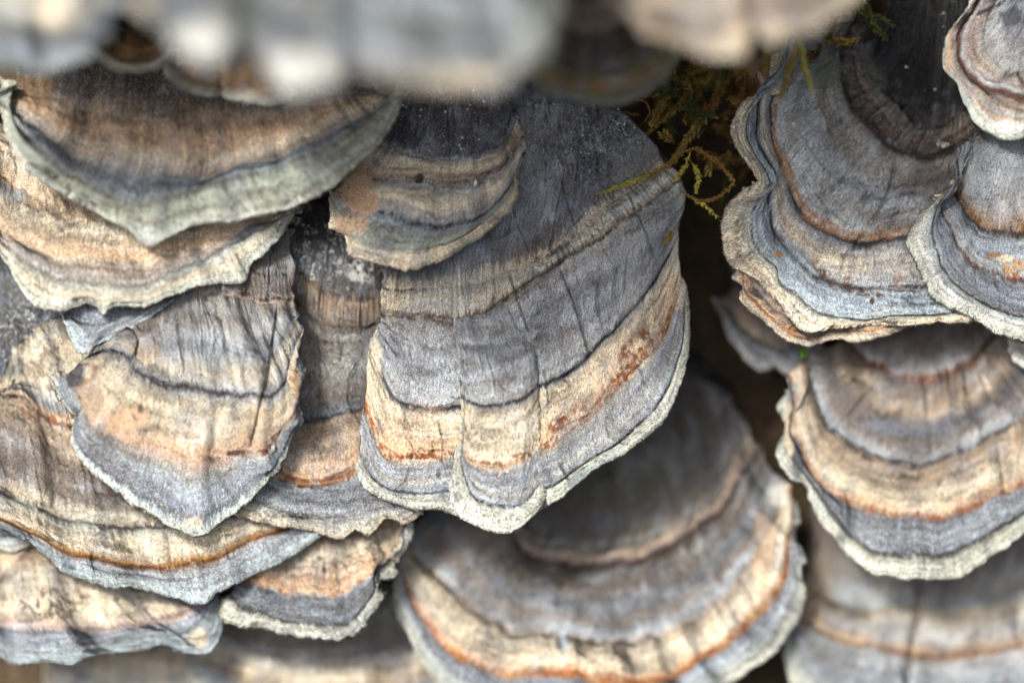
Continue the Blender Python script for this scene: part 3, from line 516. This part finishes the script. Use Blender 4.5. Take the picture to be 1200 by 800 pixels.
TILT = bracket('tilted upper right bracket with near-black centre, wrinkled ridge and hairy cream margin',
 [(-60,[(1050,-45),(1066,-30),(1085,-22),(1110,-20),(1135,-18)]),
  (-38,[(1028,25),(1015,50),(1018,80),(1035,105),(1059,127),(1079,149),(1110,142),(1140,118)]),
  (-26,[(1008,15),(990,60),(992,108),(1008,134),(1029,157),(1050,175),(1080,184),(1110,178),(1146,155)]),
  (-8,[(950,30),(925,75),(908,115),(904,159),(915,186),(927,216),(933,236),(948,256),(979,277),(1004,284),(1046,280),(1090,270),(1150,235)]),
  (0,[(935,45),(915,85),(895,122),(889,160),(901,188),(912,212),(904,228),(903,245),(909,272),(930,297),(955,321),(985,334),(1040,338),(1100,332),(1160,300)]),
  (4,[(925,55),(908,95),(882,128),(874,155),(885,182),(899,206),(902,222),(888,237),(880,258),(884,290),(908,313),(914,332),(930,343),(955,364),(1007,374),(1060,370),(1110,368),(1150,358),(1175,330)]),
  (2,[(905,62),(897,98),(869,120),(857,150),(866,176),(883,200),(889,216),(868,227),(853,245),(848,272),(857,308),(872,318),(888,327),(900,340),(915,354),(941,386),(990,384),(1060,380),(1112,378),(1155,370),(1185,340)])],
 [(-1,'black'),(0,'black'),(.8,'black'),(.97,'black'),(1.05,'gbrown'),(1.5,'gbrown'),(1.9,'dbrown'),(2.0,'dbrown'),(2.08,'grey'),(2.3,L(150,142,134)),(2.5,L(160,168,174)),(2.7,L(184,186,184)),(2.87,L(196,200,200)),(2.95,'peach'),(3.0,'slate'),(3.2,'lgrey'),(3.5,'cream'),(3.85,'lgrey'),(3.97,'slate'),(4.05,'blueg'),(4.5,'blue'),(4.9,'bluer'),(4.98,'slate'),(5.04,'rim'),(5.6,'cream'),(6,'cream')],
 res=1.6, gain=1.28, wave=2.5, fine=1.0, side=4, hairs=26000, hair_len=5.5, fringe=6, jag=1.1, wob=2,
 lines=[(1.0,3,3,'line',.4),(2.0,3,3,'line',.3),(1.6,2.2,2,'drust',.4),(2.92,1.2,3,'orange',.38),(3.0,3,2.2,'line',.2),(4.0,3,2.2,'line',.26),(5.0,1.5,1.6,'line',.35)], wrinkles=[(1.05,1.95,1.8,6,4)],
 creases=[([(1026,162),(990,207),(957,234)],2.2,2.2,0,9),([(1052,176),(1045,205),(1039,230),(1007,277),(990,300),(983,330)],3.5,2.4,3,20),([(1078,190),(1070,230)],1.4,2,0,9)],
 spots=[(1022,88,14,40,'ggrey',.8,0,0,-20),(960,75,34,50,'ggrey',.8),(1090,215,50,26,'gbrown',.6),(1075,50,60,95,'black',.85),(1120,60,60,80,'black',.8),(918,190,6,44,'peach',.8,0,0,-22),(965,265,40,4,'orange',.9,8,.3,28),(1035,278,16,4,'orange',.9,7,.35),
  (1052,328,7,9,'rust',1,4,.25),(1050,338,12,5,'drust',.9,4,.42),(955,306,6,4,'orange',1),(914,297,6,4,'orange',1),(993,326,6,3,'rust',.95),(990,334,9,4,'drust',.9,4,.4),(968,322,26,6,'drust',.95,4,.44,40),(1015,342,30,5,'drust',.95,4,.5,10),(1022,352,3,6,'drust',.95),
  (1050,320,60,26,'lgrey',.5),(1040,300,40,14,'white',.4,7,.45),(940,300,26,10,'blue',.5,0,0,40),(985,315,20,20,'lgrey',.3),(866,275,7,30,'olive',.7,4,.5),(875,300,18,10,'dbrown',.6,4,.52),(900,335,14,6,'dbrown',.5,3,.5,40),(935,370,18,8,'dbrown',.6,3,.52,45),(1110,175,34,12,'dbrown',.7,4,.5),(930,150,12,20,'pink',.4)])
bracket('orange and cream scalloped bracket edge peeking out under the tilted upper right bracket',
 [(-50,[(905,270),(950,290),(1000,295),(1050,300)]),(-16,[(880,318),(888,345),(922,374),(950,388),(1000,383),(1056,368)]),
  (-12,[(870,316),(872,340),(886,358),(922,388),(948,396),(983,388),(1025,387),(1062,376)]),(-13,[(864,314),(861,326),(872,340),(870,352),(882,364),(896,372),(912,388),(930,398),(948,404),(966,398),(984,396),(998,399),(1026,395),(1055,386),(1076,372)])],
 [(-1,'gbrown'),(0,'gbrown'),(.9,'tan'),(1.2,'pink'),(1.7,'peach'),(1.95,'orange'),(2.2,'peach'),(2.5,'cream'),(3,'cream')], res=1.6, jag=1.2, side=2, hairs=4000, hair_len=3, spots=[(940,392,26,5,'orange',.8,6,.35,20)], lines=[(2,.8,2)],fine=.9)
bracket('blue grey bracket at the right edge with hairy pale margin and a golden spot',
 [(-22,[(1150,115),(1170,105),(1200,100),(1250,105)]),
  (-6,[(1142,168),(1128,195),(1120,222),(1130,248),(1148,265),(1172,271),(1195,275),(1260,268)]),
  (4,[(1138,178),(1120,215),(1107,245),(1120,280),(1137,303),(1160,316),(1190,328),(1270,326)]),
  (12,[(1132,184),(1118,214),(1100,240),(1094,275),(1104,312),(1130,340),(1160,358),(1200,372),(1240,372),(1290,355)]),
  (10,[(1126,184),(1112,218),(1096,234),(1077,254),(1066,280),(1070,296),(1077,310),(1087,330),(1095,345),(1117,359),(1147,376),(1172,390),(1195,397),(1240,398),(1300,372)])],
 [(-1,'dslate'),(0,'slate'),(.5,'blueg'),(.85,'lgrey'),(.95,'ochre'),(1.0,'drust'),(1.1,'blueg'),(1.6,'blue'),(1.9,'lgrey'),(2.0,'slate'),(2.1,'blueg'),(2.5,'lav'),(2.8,'slate'),(2.95,'blueg'),(3.0,'dslate'),(3.06,'bluer'),(3.5,'white'),(4,'rim')],
 res=1.6, wave=2.5, fine=.8, side=4, hairs=14000, hair_len=6, fringe=6, lines=[(1.0,3,2.4,'line',.3),(2.0,2.2,2,'drust',.3),(3.0,2,1.8,'line',.3),(.6,1.2,2)],
 creases=[([(1135,200),(1122,235),(1104,250)],1,2,0,9)],
 spots=[(1188,312,20,12,'yel',.7,5,.35,20),(1178,302,14,6,'cream',.9),(1190,322,14,5,'rust',.8,5,.4),(1166,298,12,5,'ochre',.8),(1160,320,20,14,'slate',.4),(1150,225,24,20,'blueg',.4),(1145,160,14,10,'dbrown',.5)])
bracket('top right corner bracket of pale pink grey rings with one dark brown groove',
 [(0,[(1195,-60),(1205,-40),(1225,-30),(1260,-30)]),
  (14,[(1185,-30),(1170,0),(1156,38),(1162,64),(1180,80),(1205,84),(1260,80)]),
  (22,[(1165,-35),(1148,2),(1127,40),(1126,70),(1145,94),(1170,108),(1203,114),(1270,108)]),
  (28,[(1155,-40),(1140,2),(1114,38),(1111,70),(1125,92),(1142,114),(1165,137),(1200,142),(1280,134)]),
  (25,[(1146,-42),(1134,5),(1108,38),(1104,72),(1118,95),(1130,122),(1146,143),(1170,160),(1203,160),(1290,150)])],
 [(-1,'lav'),(0,'drust'),(.3,'slate'),(.6,'lav'),(.9,'lgrey'),(1.1,'grey'),(1.5,'pink'),(1.9,'lgrey'),(2.0,'dbrown'),(2.15,'pink'),(2.5,'tan'),(2.8,'lgrey'),(3.0,'peach'),(3.15,'white'),(4,'rim')],
 res=2.0, wave=2, fine=.7, side=4, hairs=5000, hair_len=4, lines=[(2.0,4,3.2,'drust',.12),(3,1.2,2,'rust',.5),(1,1.5,3)], spots=[(1180,148,26,9,'white',.9),(1185,20,14,14,'dslate',.8),(1112,60,5,40,'peach',.7)])
bracket('small shadowed grey bracket deep in the gap right of the largest bracket',
 [(-125,[(855,300),(880,290),(920,290),(945,310)]),(-98,[(856,345),(868,380),(890,400),(920,405),(945,392)]),(-90,[(847,345),(848,378),(856,398),(866,414),(886,432),(900,432),(912,428),(930,440),(952,427),(958,395)])],
 [(-1,'dbrown'),(0,'gbrown'),(.6,'dslate'),(1.0,'tan'),(1.2,'slate'),(1.6,'blueg'),(2,'lgrey')], res=2.2, wave=5, lines=[(1,3,3)], side=3, gain=.9)
# top row, close to the camera and far out of focus
bracket('strongly blurred big pale grey bracket along the top edge with white lobes',
 [(320,[(100,-190),(250,-200),(420,-200),(600,-190),(700,-190)]),
  (405,[(130,-60),(170,-25),(250,0),(300,5),(360,15),(450,20),(560,15),(620,0),(680,-60)]),
  (420,[(135,-50),(160,10),(200,45),(255,50),(290,45),(315,60),(350,78),(390,68),(440,66),(540,74),(590,74),(625,40),(672,-50)]),
  (412,[(140,-50),(155,5),(190,52),(234,70),(276,62),(298,76),(322,97),(352,106),(385,98),(410,90),(470,92),(540,102),(590,102),(618,70),(640,20),(665,-50)])],
 [(-1,'grey'),(0,'lav'),(.6,'slate'),(1.0,'blueg'),(1.4,'slate'),(1.8,'blueg'),(2.1,'slate'),(2.5,'grey'),(3,'lgrey')], res=5, wave=6, side=10, thick=12, patch=.3, gain=.85,
 spots=[(280,20,26,60,'ggrey',.7),(234,44,44,22,'white',.75),(352,80,42,26,'white',.8),(460,30,120,30,'ggrey',.4),(520,92,80,12,'cream',.6),(430,40,60,30,'blueg',.5),(630,30,20,50,'grim',.6),(170,-10,20,40,'cream',.5)], creases=[([(285,-20),(288,40),(290,90)],10,12,0,9,1)], root=(0,60,-140))
bracket('strongly blurred bracket in the top left corner, white centre and pale blue rim',
 [(190,[(-120,-130),(-20,-150),(80,-130),(150,-90)]),(250,[(-90,-10),(0,22),(60,30),(110,10),(150,-40)]),(252,[(-100,25),(0,60),(55,64),(105,48),(140,10),(160,-30)]),(246,[(-110,40),(-20,72),(20,80),(60,80),(108,64),(136,34),(152,-6),(166,-40)])],
 [(-1,'gbrown'),(0,'ggrey'),(.7,'cream'),(.9,'white'),(1.2,'ggrey'),(1.6,'slate'),(2,'blue'),(2.5,'bluer'),(3,'bluer')], res=4, wave=4, root=(0,60,-120), gain=.85, spots=[(60,12,30,20,'cream',.7)])
bracket('strongly blurred cream bracket with two lobes at the top edge, right of centre',
 [(230,[(740,-150),(820,-160),(920,-150),(1000,-130)]),(300,[(700,-50),(760,5),(820,18),(870,5),(900,5),(960,-10),(1010,-60)]),
  (306,[(695,-40),(735,22),(800,42),(850,40),(885,20),(915,30),(960,12),(1018,-50)]),(300,[(690,-40),(708,12),(745,34),(795,54),(838,66),(868,58),(884,36),(905,46),(938,42),(972,22),(1003,0),(1030,-40)])],
 [(-1,'gbrown'),(0,'gbrown'),(.6,'grey'),(1.0,'tan'),(1.5,'gbrown'),(2,'tan'),(2.6,'cream'),(3,'cream')], res=4, wave=5, thick=10, root=(0,60,-130), creases=[([(884,-20),(884,50)],8,9,0,9,1)], spots=[(820,10,40,26,'grey',.6),(740,20,30,16,'cream',.5)],gain=.9)
bracket('blurred dark brown bracket with olive rim below the two lobed cream one',
 [(60,[(600,-20),(660,-30),(740,-30),(800,-10)]),(118,[(610,40),(650,62),(700,68),(750,58),(785,30)]),(128,[(608,50),(632,85),(670,100),(715,102),(755,92),(780,60),(790,40)]),(124,[(605,55),(615,88),(640,106),(672,116),(712,119),(750,112),(776,92),(790,66),(797,40)])],
 [(-1,'dbrown'),(0,'dbrown'),(.5,'pink'),(.8,'dbrown'),(1.2,'dbrown'),(1.6,'olive'),(2,'ochre'),(2.5,'olive'),(3,'grim')], res=3.5, wave=4, root=(0,40,-100), spots=[(690,30,40,10,'pink',.8),(630,20,24,30,'ggrey',.8)])
bracket('little ochre brown bracket with a thin cream rim, between the blurred top left brackets',
 [(20,[(118,20),(140,22),(170,28),(196,40)]),(66,[(110,45),(130,62),(155,70),(180,66),(196,55)]),(70,[(103,46),(110,64),(130,78),(152,84),(178,80),(196,70),(202,56)])],
 [(-1,'dbrown'),(0,'dbrown'),(.6,'ochre'),(1.0,'ochre'),(1.3,'dbrown'),(1.6,'cream'),(2,'rim')], res=3, side=3, root=(0,20,-80))
bracket('little ochre bracket with two small lobes tucked under the blurred white lobes',
 [(20,[(200,50),(240,50),(290,55),(340,70)]),(66,[(205,78),(235,94),(262,98),(300,100),(338,104)]),(70,[(194,72),(200,92),(225,106),(250,112),(260,106),(272,112),(300,118),(325,120),(348,108)])],
 [(-1,'dbrown'),(0,'dbrown'),(.6,'ochre'),(1.0,'ochre'),(1.5,'tan'),(2,'rim')], res=3, side=3, root=(0,20,-80), creases=[([(258,70),(260,112)],5,4,0,9,1)])
bracket('small out of focus cream bracket edge at the right border',
 [(-60,[(1200,370),(1230,365),(1260,370)]),(-40,[(1190,396),(1215,408),(1270,405)]),(-42,[(1182,390),(1184,410),(1194,424),(1225,432),(1280,425)])],
 [(-1,'tan'),(0,'tan'),(1,'cream'),(2,'white')], res=3, side=3, root=(0,20,-80))
bracket('small round pale lobe beside the moss above the tilted upper right bracket',
 [(-60,[(905,75),(915,72),(925,78)]),(-18,[(898,88),(908,98),(922,100)]),(-16,[(893,84),(896,100),(905,110),(918,112),(930,106)])],
 [(-1,'ggrey'),(0,'ggrey'),(1,'lgrey'),(2,'cream')], res=2, side=2, root=(0,8,-60))

# ------------------------------------------------------------------ moss
def moss_mat(name, c1, c2): return simple_material(name, c1, c2, 3000, bump=1, rough=.7)
MG = moss_mat('moss_gold', L(160, 138, 66), L(96, 76, 36)); MY = moss_mat('moss_yellow_green', L(196, 186, 84), L(128, 122, 40))
MB = moss_mat('moss_brown', L(124, 92, 46), L(66, 46, 24)); MGn = moss_mat('moss_green', L(84, 92, 46), L(46, 50, 24)); MR = moss_mat('moss_stem', L(122, 76, 48), L(80, 48, 30))
def moss(label, pts, sm, lm, leaf=5.0, dens=1.1, rad=.9, group=None, name='moss_sprig', gap=0):
    n = max(10, int(sum(np.linalg.norm(np.diff(np.array(pts, float), axis=0), axis=1))/1.6)); P = crom(pts, n)
    P[:, :2] += np.stack([(fbm(np.arange(n)/6, 0*P[:, 0], int(pts[0][0]), 2)-.5)*3, (fbm(np.arange(n)/6, 0*P[:, 0]+9, int(pts[0][1])+5, 2)-.5)*3], -1)
    o = P[0].copy(); ow = W(o); t = thing(name, label, 'moss', ow, group)
    tg = np.gradient(P, axis=0); tg /= np.linalg.norm(tg, axis=1, keepdims=True)+1e-9
    a = np.cross(tg, [0, 0, 1.]); a /= np.linalg.norm(a, axis=1, keepdims=True)+1e-9; b = np.cross(tg, a)
    k = 6; rr = rad*np.linspace(1.2, .5, n)[:, None]
    V = np.stack([P+a*rr*math.cos(2*math.pi*j/k)+b*rr*math.sin(2*math.pi*j/k) for j in range(k+1)], 1)
    mesh_obj('stem', (W(V)-ow).reshape(-1, 3), quads(n, k+1), sm, t)
    m = int(n*dens*2.2); i = rng.integers(2, n, m); ph = rng.random(m)*2*math.pi
    outd = a[i]*np.cos(ph)[:, None]+b[i]*np.sin(ph)[:, None]
    d = tg[i]*(.75+.5*rng.random((m, 1)))+outd*(.75); d /= np.linalg.norm(d, axis=1, keepdims=True)
    Ln = leaf*(.55+.6*rng.random((m, 1)))*(1-.45*(i/n)[:, None]**3); w = np.cross(d, outd); w /= np.linalg.norm(w, axis=1, keepdims=True)+1e-9
    w2 = w*Ln*.25; p = P[i]+outd*rad*.6; up = outd*Ln*.08
    V = np.stack([p, p+d*Ln*.4+w2+up, p+d*Ln*.45-up*.8, p+d*Ln*.4-w2+up, p+d*Ln+up*1.5], 1).reshape(-1, 3)
    f = np.array([[0, 1, 2], [0, 2, 3], [2, 1, 4], [3, 2, 4]]); F = (np.arange(m)[:, None, None]*5+f[None]).reshape(-1, 3)
    mesh_obj('leaves', W(V)-ow, F, lm, t, smooth=False, kind='stuff')
G2 = 'dark moss strands deep in the gap'
moss('long golden brown moss sprig crossing the gap onto the top of the largest bracket', [(873,45,-60),(849,94,-40),(830,131,-20),(807,161,-5),(792,184,0),(774,199,4),(752,208,3)], MB, MG, 9, 2.0, 1.5)
moss('yellow green moss tip lying on the slate top of the largest bracket', [(760,206,4),(745,211,4),(728,217,5),(704,228,8)], MG, MY, 6, 1.5, 1.0)
moss('curled brown moss stem looping right of the largest bracket with a pale green end', [(792,184,0),(815,174,6),(834,184,8),(850,200,8),(859,214,6),(849,225,6),(832,235,8),(812,232,8),(797,224,6)], MR, MG, 5.5, 1.1, 1.3)
moss('short pale moss shoot hanging down left of the curled stem', [(808,180,4),(802,196,6),(791,212,8)], MG, MY, 6, 1.6, .9)
moss('short pale moss shoot hanging inside the curled stem', [(811,190,2),(818,206,3),(816,226,4)], MG, MY, 7, 1.6, .9)
moss('light green moss tip at the bottom of the curled stem', [(812,233,6),(826,241,8),(839,254,9)], MG, MY, 6, 1.6, .9)
moss('olive brown moss sprig hanging from behind the cream top bracket', [(815,98,-40),(798,122,-30),(776,142,-22),(757,158,-20)], MB, MG, 7, 1.4, 1.2)
moss('thin brown moss sprig left of the tilted upper right bracket', [(895,75,-40),(878,106,-36),(860,130,-40),(845,150,-60)], MB, MG, 7, 1.2, 1.1)
moss('reddish hooked moss stem above the top of the largest bracket', [(745,117,-10),(757,120,-10),(762,131,-10),(756,142,-12)], MR, MR, 3, .3, 1.3)
moss('single short yellow moss shoot standing on the top of the largest bracket', [(724,134,-15),(727,143,-14),(731,154,-12)], MG, MY, 5, 1.4, .9)
moss('brown mossy debris line along the root of the largest bracket', [(640,108,-18),(668,118,-14),(695,124,-14),(722,130,-14),(748,134,-16)], MB, MB, 6, 1.6, 1.4)
moss('small ochre moss tuft on the right edge of the largest bracket', [(790,268,-4),(785,276,-2),(780,284,0)], MG, MG, 6, 2.2, 1.0)
moss('blurred golden moss strand hanging under the two lobed cream bracket', [(902,45,60),(898,65,60),(895,88,60)], MG, MG, 9, 1.6, 2)
moss('blurred golden moss strand, middle one of three above the tilted upper right bracket', [(935,55,50),(924,85,50),(914,114,48)], MG, MG, 8, 1.4, 1.8)
moss('blurred yellow moss strand, rightmost of three above the tilted upper right bracket', [(936,40,50),(942,75,50),(952,107,48)], MY, MY, 7, 1.2, 1.5)
moss('green moss clump at the top between the tilted bracket and the blurred cream one', [(1010,0,-10),(1020,22,-10),(1036,46,-12)], MGn, MGn, 10, 2.2, 1.6)
moss('green moss sprig left of the black top of the tilted bracket', [(990,-5,-12),(1005,15,-10),(1030,20,-10),(1045,30,-10)], MGn, MGn, 9, 1.8, 1.4)
moss('tiny bright green moss leaf tuft under the orange scalloped bracket edge', [(934,402,-40),(940,408,-38),(943,416,-38)], MGn, moss_mat('moss_bright', L(70, 112, 36), L(50, 84, 24)), 8, 1.8, 1.0)
moss('dark green moss sprig deep right of the curled stem', [(868,170,-50),(858,190,-52),(850,215,-56),(846,240,-60)], MGn, MGn, 7, 1.4, 1.1)
places = [('beside the blurred olive rimmed bracket', 735, 800, 70, 130), ('behind the long golden sprig', 790, 860, 60, 200),
          ('beside the hairy cream margin', 850, 905, 60, 190), ('above the tilted upper right bracket', 890, 1012, -5, 60)]
for k in range(80):
    pl = places[(0, 1, 1, 2, 3)[k % 5]]; x = pl[1]+rng.random()*(pl[2]-pl[1]); y = pl[3]+rng.random()*(pl[4]-pl[3]); d = (-62 if k % 5 == 4 else -75)+rng.random()*62; a = rng.random()*6.28; l = 16+rng.random()*30
    m_ = [MB, MG, MB, MGn, MB, MG, MGn][k % 7]
    moss('brown and olive moss strand '+pl[0], [(x,y,d),(x+l*.5*math.cos(a)+6*rng.random(),y+l*.5*math.sin(a)+3,d+10*rng.random()),(x+l*math.cos(a),y+l*math.sin(a)+8*rng.random(),d+16*rng.random())], MB, m_, 10, 1.7, 1.4, group='moss strands '+pl[0])

# ------------------------------------------------------------------ dust and crumbs lying on the caps
CRUMB = simple_material('pale_grit', L(206, 206, 200), L(150, 150, 146), 2000, bump=.3)
def grit(label, B, regions):
    V = []; F = []; P = B['P']; N = B['N']; n0 = 0
    base = np.array([[1,0,0],[-1,0,0],[0,1,0],[0,-1,0],[0,0,1],[0,0,-1]], float)
    tri = np.array([[0,2,4],[2,1,4],[1,3,4],[3,0,4],[2,0,5],[1,2,5],[3,1,5],[0,3,5]])
    fl = P.reshape(-1, 3); fn = N.reshape(-1, 3)
    for (x, y, rx, ry, n, sz) in regions:
        m = np.where(((fl[:, 0]-x)/rx)**2+((fl[:, 1]-y)/ry)**2 < 1)[0]
        if not len(m): continue
        m2 = m[vn(fl[m, 0]/9, fl[m, 1]/9, 77) > .52]; m = m2 if len(m2) > 20 else m
        for q in rng.choice(m, n):
            s_ = sz*(.4+rng.random()**2*1.3); R = rng.normal(size=(3, 3)); u_, _, v_ = np.linalg.svd(R)
            V.append(fl[q]+fn[q]*s_*.4+(base*s_*(.6+.6*rng.random((6, 1))))@(u_@v_)); F.append(tri+n0); n0 += 6
    V = np.concatenate(V); ow = W(V.mean(0))
    o = mesh_obj('pale_grit', W(V)-ow, np.concatenate(F), CRUMB, smooth=False, kind='stuff'); o.location = tuple(ow)
    o['label'] = label; o['category'] = 'grit'
grit('pale dust grains scattered over the largest central bracket', HERO, [(680,150,80,50,150,1.0),(650,220,120,90,120,.8),(745,150,30,30,40,1.3),(580,400,60,60,60,.8),(540,420,110,60,60,.7),(680,380,60,50,40,.8),(700,300,90,90,60,.8)])
grit('white dust caked on the black top of the narrow bracket left of the largest one', STRIP, [(428,318,20,20,900,.8),(400,300,50,40,500,.8),(355,285,16,50,160,.9),(385,255,40,20,60,.8),(390,430,60,60,120,.7)])
grit('white dust on the blue black corner of the bracket at the left border', BROAD, [(30,350,50,50,420,.8),(10,420,20,30,60,.7)])
grit('pale crumbs on the small rounded bracket', ROUND, [(525,140,60,40,26,1.6),(500,180,80,60,30,.9),(556,214,3,3,4,2.4),(520,133,3,3,3,2.2)])
grit('pale crumbs on the tilted upper right bracket', TILT, [(1108,168,10,5,40,1.1),(1090,60,40,50,20,1.2),(1060,260,80,80,60,.8),(932,146,2,2,3,2.2)])
